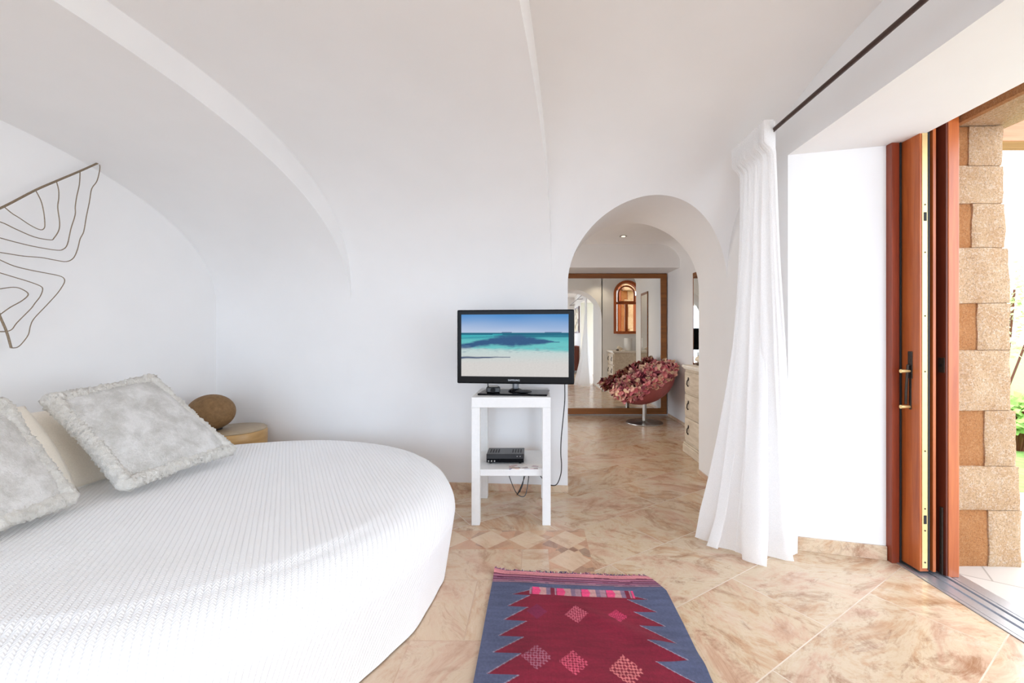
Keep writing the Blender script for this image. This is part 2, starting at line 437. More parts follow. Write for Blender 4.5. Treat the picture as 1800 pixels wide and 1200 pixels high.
d.cur = 1; d.box(-.0125, .021, .085, .1, .012, 2.36); d.build('shutter_panel', [M_WOOD, M_WOOD_DARK], s2, bevel=.002)
_f = B(); _f.box(2.054, 2.108, 2.118, 2.40, 0, 2.4); _f.cur = 1; _f.box(2.045, 2.054, 2.121, 2.40, 0, 2.4)  # darker inner face paints in the shade of the recess
ofr = struct(_f.build('trim_4', [M_WOOD, M_WOOD_DARK], bevel=.003), 'outer orange brown wooden door frame')
B().box(2.0425, 2.0455, 2.128, 2.162, 1.015, 1.09).build('strike_plate', M_IRON, ofr, bevel=.001)
B().tube([(2.0432, 2.144, 1.052), (2.0415, 2.144, 1.052)], .008, 12).build('strike_hole', M_DARKGAP, ofr)
B().box(2.038, 2.0455, 2.135, 2.150, .004, .34).build('floor_bolt', M_IRON, ofr, bevel=.002)
tr_ = B(); tr_.box(1.91, 2.14, -.5, 2.33, -.08, -.004)
for x0, x1, z in ((1.912, 1.930, .004), (1.936, 1.985, .002), (2.0, 2.035, .003), (2.045, 2.06, .006), (2.075, 2.14, .0)):
    tr_.box(x0, x1, -.5, 2.33, -.01, z)
trk = struct(tr_.build('trim_5', M_ALU, bevel=.001), 'aluminium sliding door track in floor')

# ------------------------------------------------------------------ outside: stone jamb, terrace, garden
def stone_mat(name, a, b2, c, w):
    t = NT(name); co = t.coord()
    n1 = t.noise(co, 8, 5, .65); n2 = t.noise(co, 140, 5, .85); n3 = t.noise(t.mapping(co, (1, 1, 1), (0, 0, 0), (3, 1, 2)), 75, 4, .8)
    col = t.ramp(n1.outputs[0], [(.3, a), (.7, b2)])
    col = t.mix(t.math('MULTIPLY', t.ramp(n3.outputs[0], [(.5, (0, 0, 0, 1)), (.62, (1, 1, 1, 1))]), .6), col, w)
    sp = t.ramp(n2.outputs[0], [(.38, (1, 1, 1, 1)), (.50, (0, 0, 0, 1))])
    col = t.mix(t.math('MULTIPLY', sp, .7), col, c)
    t.set(Base_Color=col, Roughness=.95)
    t.bump(t.math('ADD', n2.outputs[0], n3.outputs[0]), .9, .014)
    return t.m
M_STONE = stone_mat('light_granite', rgb(208, 164, 120), rgb(226, 192, 152), rgb(140, 92, 54), rgb(244, 226, 202))
M_STONE_OR = stone_mat('orange_granite', rgb(188, 122, 66), rgb(200, 138, 84), rgb(140, 82, 40), rgb(212, 160, 108))
def rough_block(b, x0, x1, y0, y1, z0, z1, amp=.012, nx=10, nz=10):
    cx, cy, cz = (x0+x1)/2, (y0+y1)/2, (z0+z1)/2; hx, hy, hz = (x1-x0)/2, (y1-y0)/2, (z1-z0)/2
    bm = bmesh.new(); bmesh.ops.create_cube(bm, size=2.0)
    bmesh.ops.subdivide_edges(bm, edges=bm.edges[:], cuts=9, use_grid_fill=True)
    vs = []
    for v in bm.verts:
        p = v.co.copy()
        q = Vector((p.x*hx, p.y*hy, p.z*hz))
        e = sum(1 for k in range(3) if abs(p[k]) > .93)
        if e >= 2:
            for k in range(3):
                if abs(p[k]) > .93: q[k] -= math.copysign(.004, p[k])
        q += Vector((cx, cy, cz))
        d3 = mnoise.noise_vector(q*9)*amp+mnoise.noise_vector(q*28)*amp*.35
        vs.append(q+Vector((d3.x*.5, d3.y, d3.z*.4)))
    bm.verts.index_update()
    fs = [tuple(v.index for v in f.verts) for f in bm.faces]; bm.free()
    b.add(vs, fs)
ST = [(-.03, .283), (.283, .515), (.515, .807), (.807, 1.126), (1.126, 1.37), (1.37, 1.661), (1.661, 1.894), (1.894, 2.093), (2.093, 2.30)]
SPL = [2.385, 2.2, 2.365, 2.2, 2.325, 2.2, 2.295, 2.2, 2.28]
RT = [2.555, 2.545, 2.525, 2.50, 2.50, 2.495, 2.475, 2.465, 2.455]
b = B()
for (z0, z1), sp, rt in zip(ST, SPL, RT):
    if sp > 2.25:
        b.cur = 1; rough_block(b, 2.115, sp+.01, 2.243, 2.38, z0-.003, z1+.003, .007)
    else: b.cur = 1; rough_block(b, 2.115, sp+.03, 2.245, 2.38, z0-.002, z1+.002, .006)
    b.cur = 0; rough_block(b, sp-.006, rt, 2.235, 2.40, z0-.002, z1+.002, .009)
struct(b.build('wall_exterior', [M_STONE, M_STONE_OR], smooth=35), 'rough granite block pier outside the door')
b = B(); b.cur = 1; b.box(2.12, 2.15, -.6, 2.33, 2.262, 2.9); b.cur = 0
for y0, y1 in ((1.35, 2.62), (.4, 1.35), (-.6, .4)): rough_block(b, 2.15, 2.52, y0+.003, y1-.003, 2.305, 2.62, .012)
struct(b.build('beam_exterior', [M_STONE, M_STONE_OR], smooth=35), 'rough granite lintel over garden door')
B_ = thing('pergola_beam', 'brown wooden beam outside, above the stone pier', 'beam', (2.5, 3.0, 2.56))
B().box(0, 2.6, -.02, .14, 0, .15).build('timber', wood('pergola_wood', rgb(150, 96, 60), rgb(176, 120, 82), .6, 'X'), B_, bevel=.006)
for x in (.02, 2.5): B().box(x, x+.08, .02, .1, -2.57, 0).build('post', M_WOOD, B_, bevel=.006)
def terrace_mat():
    t = NT('terrace_tile'); c = t.coord()
    br = t.n('ShaderNodeTexBrick', i_Vector=t.mapping(c, (1, 1, 1), (0, 0, math.radians(33))), i_Color1=rgb(186, 178, 168), i_Color2=rgb(198, 190, 181), i_Mortar=rgb(156, 148, 138),
             i_Scale=1.0, i_Mortar_Size=.004, i_Brick_Width=.5, i_Row_Height=.5)
    t.set(Base_Color=br.outputs[0], Roughness=.6); return t.m
M_TERR = terrace_mat()
tb = B().prism([(2.14, -5), (9, -5), (9, 3.3), (2.14, 3.3)], -.06, -.012)
struct(tb.build('floor_terrace', M_TERR))
struct(B().prism([(-6, -12), (2.0, -12), (2.0, -2.8), (-6, -2.8)], -.06, -.012).build('floor_terrace_rear', M_TERR))
M_GRASS = plain('lawn_green', rgb(132, 168, 84), .9, 0, 14, .5, .3)
struct(B().box(2.8, 60, 3.3, 60, -.10, -.02).build('ground_lawn', M_GRASS))
struct(B().box(4.8, 12, 5.6, 6.9, -.02, .0).build('path', plain('pale_gravel', rgb(228, 220, 206), .9, 0, 30, .3, .06)))

def leaf_clump(name, label, loc, rx, rz, nleaf, col, seed):
    rnd = random.Random(seed); root = thing(name, label, 'shrub', loc)
    f = B()
    for i in range(nleaf):
        th, ph = rnd.uniform(0, 2*PI), math.acos(rnd.uniform(-.6, 1)); r = rnd.uniform(.55, 1)
        p = Vector((rx*r*math.sin(ph)*math.cos(th), rx*r*math.sin(ph)*math.sin(th), rz*.55+rz*.5*r*math.cos(ph)))
        a = Vector((rnd.uniform(-1, 1), rnd.uniform(-1, 1), rnd.uniform(-.4, 1))).normalized(); s = a.orthogonal().normalized()
        L, W = rnd.uniform(.09, .16), .035
        f.add([p, p+a*L*.5+s*W, p+a*L, p+a*L*.5-s*W], [(0, 1, 2, 3)])
    f.build('foliage', plain(name+'_leaf', col, .7, 0, 20, 0, .3), root)
    t = B()
    for i in range(5):
        q = rnd.uniform(0, 2*PI)
        t.tube([(0.03*math.cos(q), .03*math.sin(q), 0), (rx*.3*math.cos(q), rx*.3*math.sin(q), rz*.4), (rx*.5*math.cos(q), rx*.5*math.sin(q), rz*.8)], .02, 6)
    t.build('stem', M_WOOD_DARK, root)
leaf_clump('garden_shrub', 'tall pale green shrub far out in the garden, beside stone pier', (9.2, 8.4, -.02), 1.1, 2.6, 1500, rgb(186, 206, 140), 3)
leaf_clump('garden_shrub', 'low bright green shrub on the lawn behind the stone pier', (5.15, 4.55, -.02), .32, .55, 500, rgb(150, 188, 96), 4)

# ------------------------------------------------------------------ the round bed
def quilt_mat():
    t = NT('white_ribbed_cotton')
    uv = t.n('ShaderNodeUVMap').outputs[0]
    ang = math.atan2(.86, -.5)                     # direction of the ribs
    v = t.mapping(uv, (1, 1, 1), (0, 0, -ang))     # x along ribs, y across
    s = t.n('ShaderNodeSeparateXYZ', i_0=v)
    al, ac = s.outputs[0], s.outputs[1]
    P = .0185
    rib = t.math('ABSOLUTE', t.math('SINE', t.math('MULTIPLY', ac, PI/P)))
    rib = t.math('POWER', rib, .45)
    zz = t.math('ABSOLUTE', t.math('SUBTRACT', t.math('FRACT', t.math('DIVIDE', ac, P)), .5))
    her = t.math('SINE', t.math('MULTIPLY', t.math('ADD', al, t.math('MULTIPLY', zz, .024)), 2*PI/.010))
    hgt = t.math('ADD', rib, t.math('MULTIPLY', her, .12))
    t.set(Base_Color=(.91, .92, .935, 1), Roughness=.85)
    t.b.inputs['Sheen Weight'].default_value = .15
    t.bump(hgt, .8, .004)
    return t.m
BC, BR, BZ = (-1.55, 2.03), 1.15, .468
bed = thing('round_bed', 'large round bed under a white ribbed bedspread', 'bed', (BC[0], BC[1], 0))
ER = .16
prof = []
for i in range(44): prof.append(((BR-ER)*i/44, BZ))
for i in range(15):
    a = PI/2*i/14; prof.append((BR-ER+ER*math.sin(a), BZ-ER+ER*math.cos(a)))
for i in range(1, 22): prof.append((BR+.004-.055*i/21, (BZ-ER)*(1-i/21)+.006))
NB = 220; vs = []; fs = []; uvs = []
arc = 0
for i, (r, z) in enumerate(prof):
    if i: arc += math.hypot(r-prof[i-1][0], z-prof[i-1][1])
    for k in range(NB):
        a = 2*PI*k/NB
        p = Vector((r*math.cos(a), r*math.sin(a), z))
        wr = mnoise.noise(Vector((p.x*1.3+p.y*.9, p.y*3.1-p.x*1.7, 1.7)))*.007+mnoise.noise(p*7)*.0022
        if r < BR-ER: p.z += wr*(min(1, r/.3)) - .02*max(0, r/BR-.75)
        else:
            dr = .006*math.sin(a*17+2*mnoise.noise(Vector((a*3, 0, 5))))*max(0, 1-z/.4)+mnoise.noise(Vector((a*9, z*2, 3)))*.006
            p.x += dr*math.cos(a); p.y += dr*math.sin(a)
            p.z -= .02*(.25+max(0, min(1, z/BZ-.6)))*(1 if z > .3 else 0)
        vs.append(p); uvs.append((arc*math.cos(a), arc*math.sin(a)))
for i in range(len(prof)-1):
    fs += [(i*NB+k, i*NB+(k+1) % NB, (i+1)*NB+(k+1) % NB, (i+1)*NB+k) for k in range(NB)]
bs = B().add(vs, fs).build('bedspread', quilt_mat(), bed, smooth=60)
ul = bs.data.uv_layers.new(name='cloth')
for lp in bs.data.loops: ul.data[lp.index].uv = uvs[lp.vertex_index]
B().lathe([(.05, .0), (1.0, .0), (1.04, .03), (1.04, .36), (.98, .40), (.05, .40)], (0, 0, 0), 64).build('mattress', M_WHITE, bed, smooth=40)

# cushions
def plush_mat(name, col, col2, pat, bscale):
    t = NT(name); c = t.coord()
    n1 = t.noise(c, pat, 5, .7, .25); n2 = t.noise(c, bscale, 3, .8)
    cc = t.ramp(n1.outputs[0], [(.38, col), (.62, col2)])
    cc = t.mix(t.math('MULTIPLY', n2.outputs[0], .35), cc, tuple(q*.72 for q in col[:3])+(1,))
    t.set(Base_Color=cc, Roughness=1); t.b.inputs['Sheen Weight'].default_value = .3
    t.bump(n2.outputs[0], .9, .012)
    return t.m
M_FUR = plush_mat('pale_grey_plush', rgb(208, 205, 198), rgb(247, 245, 242), 10, 130)
M_FLEECE = plush_mat('cream_fleece_trim', rgb(240, 236, 226), rgb(250, 247, 240), 60, 150)
M_LINEN = plain('cream_linen', rgb(240, 233, 220), .9, 0, 180, .25, .04)
def puff(corners, th, inset=0.0, n=34, edge=.35, sag=0.0):
    c = [Vector(q) for q in corners]; N = (c[1]-c[0]).cross(c[3]-c[0]).normalized()
    if N.x < 0: N = -N
    def P(a, b2, sgn):
        u, v = inset+(1-2*inset)*a, inset+(1-2*inset)*b2
        p = (c[0]*(1-u)+c[1]*u)*(1-v)+(c[3]*(1-u)+c[2]*u)*v
        ea, eb = 1-(2*a-1)**2, 1-(2*b2-1)**2
        h = th*((max(0, ea)*max(0, eb))**edge)
        p = p+N*sgn*h
        p = p+N*mnoise.noise(p*6)*.012*(ea*eb)**.5
        return p
    b = B()
    b.grid(lambda a, q: P(a, q, 1), n, n); b.grid(lambda a, q: P(a, q, -1), n, n)
    return b, c, N
def weld(o):
    bm = bmesh.new(); bm.from_mesh(o.data); bmesh.ops.remove_doubles(bm, verts=bm.verts, dist=.0005)
    bmesh.ops.recalc_face_normals(bm, faces=bm.faces); bm.to_mesh(o.data); bm.free()
    for p in o.data.polygons: p.use_smooth = True
def trimmed_cushion(name, label, corners, th, r=.033):
    root = thing(name, label, 'cushion', tuple(Vector(corners[0]).lerp(Vector(corners[1]), .5)), 0, 'plush cushions on the bed')
    b, c, N = puff(corners, th, .05)
    o = b.build('cushion_cover', M_FUR, root, world=True); weld(o)
    # fleece roll round the edge: a dense tube with a lumpy pile
    path = []
    m = 90; q = .045
    ins = lambda u, v: (c[0]*(1-u)+c[1]*u)*(1-v)+(c[3]*(1-u)+c[2]*u)*v
    cs = [(q, q), (1-q, q), (1-q, 1-q), (q, 1-q)]
    for e in range(4):
        (u0, v0), (u1, v1) = cs[e], cs[(e+1) % 4]
        for i in range(m):
            s = i/m; u, v = u0+(u1-u0)*s, v0+(v1-v0)*s
            bow = .022*math.sin(PI*s)
            if e == 0: v += bow
            elif e == 1: u -= bow
            elif e == 2: v -= bow
            else: u += bow
            path.append(ins(u, v))
    pp = path[:]
    for _ in range(3): pp = [(pp[i-1]+pp[i]*2+pp[(i+1) % len(pp)])/4 for i in range(len(pp))]
    t = B().tube(pp, r, 22, closed=True)
    cen = sum(pp, Vector())/len(pp)
    nv = []
    for i, v in enumerate(t.v):
        v = Vector(v); ax = pp[i//22]; dd = (v-ax).normalized()
        k = mnoise.noise(v*110)*.010+mnoise.noise(v*210)*.007+mnoise.noise(v*14)*.004
        nv.append(v+dd*k)
    t.v = [tuple(q) for q in nv]
    t.build('fleece_trim', M_FLEECE, root, smooth=80, world=True)['label'] = 'cream fleece edge roll'
    return root
trimmed_cushion('cushion', 'pale grey plush cushion with cream fleece edge, nearest the stool, leaning whole in view',
                [(-1.845, 1.91, .505), (-1.74, 2.50, .52), (-2.19, 2.43, .975), (-2.25, 1.94, .92)], .062)
trimmed_cushion('cushion', 'pale grey plush cushion with cream fleece edge, cut off by the photo edge',
                [(-1.90, 1.18, .495), (-1.925, 1.80, .505), (-2.15, 1.735, .94), (-2.16, 1.14, .94)], .06)
def bed_pillow(label, corners, th):
    root = thing('pillow', label, 'pillow', tuple(Vector(corners[0]).lerp(Vector(corners[1]), .5)), 0, 'cream pillows behind the cushions')
    b, c, N = puff(corners, th, 0, 30, .45)
    weld(b.build('pillow_cover', M_LINEN, root, world=True))
bed_pillow('plump cream pillow standing between the two plush cushions', [(-2.10, 1.3, .485), (-2.08, 1.95, .485), (-2.33, 1.95, .88), (-2.34, 1.3, .88)], .11)
bed_pillow('cream pillow in shade, mostly hidden behind the whole plush cushion', [(-2.16, 1.99, .485), (-2.14, 2.46, .485), (-2.4, 2.44, .83), (-2.42, 1.99, .83)], .09)

# ------------------------------------------------------------------ stool and stone lamp in the corner
def stool_mat():
    t = NT('gold_brown_wood'); c = t.coord()
    nz = t.noise(t.mapping(c, (3, 3, 26)), 1.2, 5, .6, .5)
    t.set(Base_Color=t.ramp(nz.outputs[0], [(.3, rgb(168, 130, 78)), (.7, rgb(196, 158, 104))]), Roughness=.38); return t.m
st = thing('drum_stool', 'round golden brown drum stool in the corner behind the bed', 'stool', (-2.25, 3.20, 0))
B().lathe([(.15, 0), (.165, .01), (.19, .12), (.205, .3), (.212, .44), (.21, .483), (.205, .493), (.1, .493)], (0, 0, 0), 48).build('stool_body', stool_mat(), st, smooth=40)
B().lathe([(.19, .493), (.206, .495), (.207, .503), (.198, .510), (.05, .510)], (0, 0, 0), 48).build('stool_top', plain('grey_brown_top', rgb(168, 150, 124), .4, 0, 30, .05, .08), st, smooth=40)
lm = thing('stone_lamp', 'brown egg-shaped stone lamp on the drum stool', 'lamp', (-2.375, 3.13, .510))
eg = B(); eg.ellipsoid((0, 0, .130), .155, .145, .130, 40, 28)
for i, v in enumerate(eg.v):
    x, y, z = v; eg.v[i] = (x*(1+.10*(z-.136)/.134*-.3)+.02*(z-.136), y, max(z, .006))
def eggm():
    t = NT('brown_stone'); nz = t.noise(t.coord(), 40, 6, .7)
    t.set(Base_Color=t.ramp(nz.outputs[0], [(.3, rgb(112, 82, 48)), (.7, rgb(138, 106, 68))]), Roughness=.75); t.bump(nz.outputs[0], .35, .006); return t.m
eg.build('lamp_body', eggm(), lm, smooth=60)
B().lathe([(.06, 0), (.07, .002), (.07, .012), (.05, .014)], (0, 0, 0), 32).build('lamp_foot', M_IRON, lm)

# ------------------------------------------------------------------ wire wall sculpture
WS = {
 'bar': [(-2.609, 2.555, 2.237), (-2.617, 2.456, 2.148), (-2.626, 2.342, 2.049), (-2.633, 2.25, 1.968), (-2.643, 2.124, 1.843), (-2.65, 2.03, 1.762), (-2.66, 1.93, 1.67)],
 'lower_bar': [(-2.641, 2.152, 1.139), (-2.642, 2.134, 1.221), (-2.644, 2.11, 1.294), (-2.646, 2.078, 1.397), (-2.65, 2.03, 1.52), (-2.66, 1.93, 1.67)],
 'wire': [
 [(-2.609, 2.555, 2.237), (-2.609, 2.56, 2.21), (-2.609, 2.553, 2.162), (-2.61, 2.541, 2.116), (-2.612, 2.515, 2.065), (-2.613, 2.504, 1.988), (-2.614, 2.487, 1.893), (-2.615, 2.474, 1.805), (-2.617, 2.456, 1.757), (-2.618, 2.443, 1.695), (-2.619, 2.422, 1.641), (-2.622, 2.388, 1.615), (-2.626, 2.342, 1.614), (-2.631, 2.273, 1.617), (-2.637, 2.202, 1.611), (-2.644, 2.11, 1.612), (-2.651, 2.019, 1.609), (-2.66, 1.93, 1.67)],
 [(-2.617, 2.456, 2.148), (-2.617, 2.452, 2.07), (-2.618, 2.439, 1.997), (-2.619, 2.432, 1.936), (-2.619, 2.431, 1.887), (-2.62, 2.41, 1.804), (-2.622, 2.394, 1.714), (-2.623, 2.373, 1.681), (-2.626, 2.342, 1.67), (-2.632, 2.259, 1.669), (-2.638, 2.188, 1.674), (-2.644, 2.11, 1.684), (-2.651, 2.024, 1.699), (-2.657, 1.96, 1.70)],
 [(-2.626, 2.342, 2.049), (-2.625, 2.352, 2.006), (-2.625, 2.353, 1.959), (-2.625, 2.348, 1.906), (-2.625, 2.357, 1.829), (-2.625, 2.353, 1.781), (-2.627, 2.332, 1.735), (-2.628, 2.315, 1.72), (-2.633, 2.244, 1.72), (-2.639, 2.168, 1.743), (-2.644, 2.11, 1.763), (-2.65, 2.03, 1.762)],
 [(-2.633, 2.25, 1.968), (-2.631, 2.273, 1.92), (-2.63, 2.285, 1.864), (-2.63, 2.29, 1.811), (-2.63, 2.288, 1.778), (-2.631, 2.27, 1.764), (-2.635, 2.23, 1.777), (-2.638, 2.182, 1.804), (-2.64, 2.155, 1.818), (-2.643, 2.124, 1.843)],
 [(-2.656, 1.97, 1.63), (-2.647, 2.072, 1.595), (-2.644, 2.11, 1.575), (-2.64, 2.162, 1.554), (-2.635, 2.223, 1.544), (-2.63, 2.288, 1.538), (-2.625, 2.349, 1.532), (-2.623, 2.375, 1.522), (-2.623, 2.38, 1.501), (-2.624, 2.365, 1.466), (-2.626, 2.342, 1.426), (-2.629, 2.296, 1.362), (-2.633, 2.244, 1.291), (-2.635, 2.229, 1.251), (-2.635, 2.22, 1.206), (-2.637, 2.195, 1.162), (-2.639, 2.175, 1.141), (-2.641, 2.152, 1.139)],
 [(-2.654, 1.99, 1.57), (-2.648, 2.06, 1.523), (-2.644, 2.11, 1.511), (-2.639, 2.168, 1.496), (-2.635, 2.223, 1.482), (-2.631, 2.27, 1.465), (-2.631, 2.281, 1.448), (-2.631, 2.27, 1.41), (-2.633, 2.248, 1.372), (-2.635, 2.23, 1.34), (-2.639, 2.175, 1.267), (-2.64, 2.155, 1.233), (-2.642, 2.134, 1.221)],
 [(-2.646, 2.078, 1.397), (-2.647, 2.072, 1.421), (-2.644, 2.11, 1.432), (-2.64, 2.162, 1.446), (-2.637, 2.195, 1.439), (-2.635, 2.22, 1.416), (-2.637, 2.195, 1.381), (-2.641, 2.148, 1.343), (-2.644, 2.11, 1.305)]]}
def smoothpath(p, k=4):
    p = [Vector(q) for q in p]; out = []
    for i in range(len(p)-1):
        a, b2, c, d2 = p[max(i-1, 0)], p[i], p[i+1], p[min(i+2, len(p)-1)]
        for j in range(k):
            t = j/k
            out.append(.5*((2*b2)+(c-a)*t+(2*a-5*b2+4*c-d2)*t*t+(3*b2-a-3*c+d2)*t**3))
    out.append(p[-1]); return out
M_WIRE = plain('bronze_wire', rgb(134, 118, 98), .45, .5, 120, .1, .2)
ws = thing('wire_sculpture', 'butterfly-shaped bronze wire sculpture hanging on the wall above the bed', 'wall art', (-2.68, 2.1, 1.67))
B().tube(smoothpath(WS['bar']), .0055, 8).build('bar', M_WIRE, ws, smooth=50, world=True)
B().tube(smoothpath(WS['lower_bar']), .005, 8).build('bar', M_WIRE, ws, smooth=50, world=True)
for p in WS['wire']: B().tube(smoothpath(p), .0024, 6).build('wire_loop', M_WIRE, ws, smooth=50, world=True)
for (x, y, z) in (WS['bar'][5], WS['bar'][6], WS['lower_bar'][1]):
    B().tube([(x, y, z), (x-.085, y, z)], .003, 6).build('wall_peg', M_WIRE, ws, world=True)

# ------------------------------------------------------------------ side table, television and what lies on it
TX, TY = -.150, 2.95
tb = thing('side_table', 'tall square white side table with low shelf, under the television', 'table', (TX, TY, 0))
W, L, H = .251, .053, .811
B().box(-W, W, -W, W, H-.066, H).build('tabletop', M_WHITE, tb, bevel=.003)
for sx in (-1, 1):
    for sy in (-1, 1):
        x0 = sx*W if sx < 0 else W-L; y0 = sy*W if sy < 0 else W-L
        B().box(x0, x0+L, y0, y0+L, 0, H-.066).build('leg', M_WHITE, tb, bevel=.003)
sf = B(); sf.box(-W+.005, W-.005, -W+.022, W-.022, .335, .348); sf.box(-W+L, W-L, -W+.026, -W+.045, .305, .335); sf.box(-W+L, W-L, W-.045, W-.026, .305, .335)
sf.box(-W+.01, -W+.03, -W+L, W-L, .305, .335); sf.box(W-.03, W-.01, -W+L, W-L, .305, .335)
sf.build('shelf', M_WHITE, tb, bevel=.002)

# television
tv = thing('television', 'black flat television showing a turquoise beach, on the white side table', 'television', (-.134, 2.90, H), math.radians(-6))
TVW, Z0, Z1 = .401, .063, .566
B().box(-TVW, TVW, -.012, .022, Z0, Z1).build('tv_body', M_GLOSS, tv, bevel=.008)
B().box(-TVW+.12, TVW-.12, .022, .06, Z0+.06, Z1-.1).build('back_cover', M_BLACK, tv, bevel=.01)
SX0, SX1, SZ0, SZ1 = -.370, .363, Z0+.050, Z1-.032
sw, sh_ = 150, 90
sg = B().grid(lambda a, q: (SX0+(SX1-SX0)*a, -.0135, SZ0+(SZ1-SZ0)*q), sw, sh_)
def beach(a, v):
    """a across, v from top: colour of the beach picture"""
    n = lambda s, t, k=0.0: mnoise.noise(Vector((a*s, v*t, k)))
    mixc = lambda p, q, t: tuple(x+(y-x)*max(0, min(1, t)) for x, y in zip(p, q))
    C = lambda r, g, b2: (lin(r), lin(g), lin(b2))
    if v < .295:
        c = mixc(C(82, 150, 216), C(194, 210, 238), (v/.295)**1.2+.25*(.5-a)*(v/.3)+.08*n(3, 8))
        if abs(a-.43) < .06 and v > .295-.022*(1-((a-.43)/.06)**2)*(.8+.4*n(60, 1)): c = C(112, 116, 160)
        if abs(a-.86) < .10 and v > .295-.016*(1-((a-.86)/.10)**2): c = C(100, 118, 160)
        return c
    if v < .325+.006*n(4, 2): return mixc(C(16, 120, 138), C(8, 92, 128), (v-.295)/.03)
    c = mixc(C(56, 178, 190), C(112, 206, 206), (v-.33)/.14+.3*n(3, 18, 5))
    # far dark streak over the right half, then the broad weed bank
    if a > .3: c = mixc(c, C(24, 116, 140), (1-abs(v-.345-.01*n(6, 1, 1))/.03)*1.4*min(1, (a-.3)*5))
    if a < .3: c = mixc(c, C(40, 132, 156), (1-abs(v-.385+.09*a)/.012)*.9)
    mid = .505-.16*min(1, a/.5)+.10*max(0, a-.5)+.012*n(5, 1, 4)
    mid = max(mid, .40+.06*max(0, a-.5)); wid = .035+.075*math.exp(-((a-.52)/.20)**2)+.03*(1-a)*(a < .5)
    if a > .78: wid *= max(0, 1-(a-.78)/.12)
    e = 1-abs(v-mid-.02)/max(wid, .001)
    c = mixc(c, C(46, 90, 136), e*2.0+.5*n(10, 36, 6)+.3*n(30, 90, 16)) if e > -.1 else c
    c = mixc(c, C(206, 224, 222), (v-.52-.05*a)/.05+.35*n(12, 40, 3)) if v > .47 else c
    if .5 < v < .62: c = mixc(c, C(120, 150, 170), 1.6*n(16, 60, 13)-.25)
    if v > .60: c = mixc(c, C(226, 222, 218), (v-.6)/.2)
    st = .70-.025*a+.010*n(10, 1, 7)
    if a < .46: c = mixc(c, C(84, 98, 126), (1.5-abs(v-st)/(.013*(1-a/.55)+.003))*1.2)
    return tuple(max(0, q*(1+.07*n(60, 80, 9))) for q in c)
scr_t = NT('screen_picture')
at = scr_t.n('ShaderNodeVertexColor', layer_name='pattern')
scr_t.set(Base_Color=(.006, .006, .006, 1), Roughness=.2); scr_t.b.inputs['Specular IOR Level'].default_value = .06
scr_t.put(scr_t.b.inputs['Emission Color'], at.outputs[0]); scr_t.b.inputs['Emission Strength'].default_value = .85
scr = sg.build('screen', scr_t.m, tv)
vcol(scr, lambda i, co: beach((co.x-SX0)/(SX1-SX0), 1-(co.z-SZ0)/(SZ1-SZ0))+(1,))
scr['label'] = 'lit screen with beach picture'
tc_ = bpy.data.curves.new('logo', 'FONT'); tc_.body = 'SAMSUNG'; tc_.size = .0165; tc_.align_x = 'CENTER'; tc_.extrude = .0006; tc_.space_character = 1.1
to = bpy.data.objects.new('logo', tc_); COL.objects.link(to)
dg = bpy.context.evaluated_depsgraph_get(); dg.update()
lme = bpy.data.meshes.new_from_object(to.evaluated_get(dg)); drop(to)
lo = bpy.data.objects.new('logo', lme); COL.objects.link(lo); lo.parent = tv; lo.location = (-.006, -.0135, Z0+.020); lo.rotation_euler = (PI/2, 0, 0)
lme.materials.clear(); lme.materials.append(plain('silver_print', rgb(210, 214, 220), .35, .3, 200, 0, .02))
lo['label'] = 'silver maker lettering'
nk = B(); nk.tube([(0, .02, .012), (0, .02, Z0+.05)], .022, 20); nk.build('neck', plain('smoked_neck', rgb(120, 124, 130), .1, .3, 40, 0, .1), tv, smooth=40)
B().lathe([(.02, .012), (.05, .012), (.046, .022), (.025, .03), (.01, .03)], (0, .02, 0), 28).build('neck_collar', M_GLOSS, tv, smooth=40)
B().box(-.228, .228, -.135, .115, .0, .012).build('stand_plate', M_GLOSS, tv, bevel=.004)
pc = smoothpath([(.335, .03, .09), (.336, .04, .03), (.335, .045, -.06), (.322, .05, -.2), (.31, .06, -.33), (.308, .07, -.43), (.312, .08, -.50), (.305, .1, -.58), (.27, .13, -.66), (.2, .17, -.66), (.12, .2, -.58), (.05, .21, -.52)], 6)
B().tube(pc, .0035, 6).build('power_cord', M_BLACK, tv, smooth=50)

rc = thing('remote_control', 'black oval remote control lying on the television stand plate', 'remote control', (-.075, 2.80, H+.012))
e = B(); e.ellipsoid((0, 0, .011), .056, .026, .011, 28, 12); e.build('remote_body', M_BLACK, rc, smooth=60)
_gr = plain('grey_rubber', rgb(90, 92, 96), .6, 0, 90, 0, .1)
for i in range(4): B().box(-.03+i*.016, -.02+i*.016, -.006, .006, .0205, .0225).build('button', _gr, rc)
cc = thing('gadget', 'small dark gadget with silver top, beside the neck of the television stand', 'gadget', (-.275, 2.83, H+.012))
cc.name = 'small_gadget'
e = B(); e.box(-.045, .045, -.02, .02, 0, .04); e.build('gadget_body', M_BLACK, cc, bevel=.008)
e = B(); e.tube([(0, -.02, .02), (0, -.035, .02)], .016, 20); e.build('lens', M_GLOSS, cc, smooth=40)
e = B(); e.box(-.03, .03, -.014, .014, .04, .047); e.build('top_plate', M_STEEL, cc, bevel=.003)
e = B(); e.tube([(-.035, 0, .04), (-.036, 0, .06)], .004, 8); e.build('antenna', M_BLACK, cc)

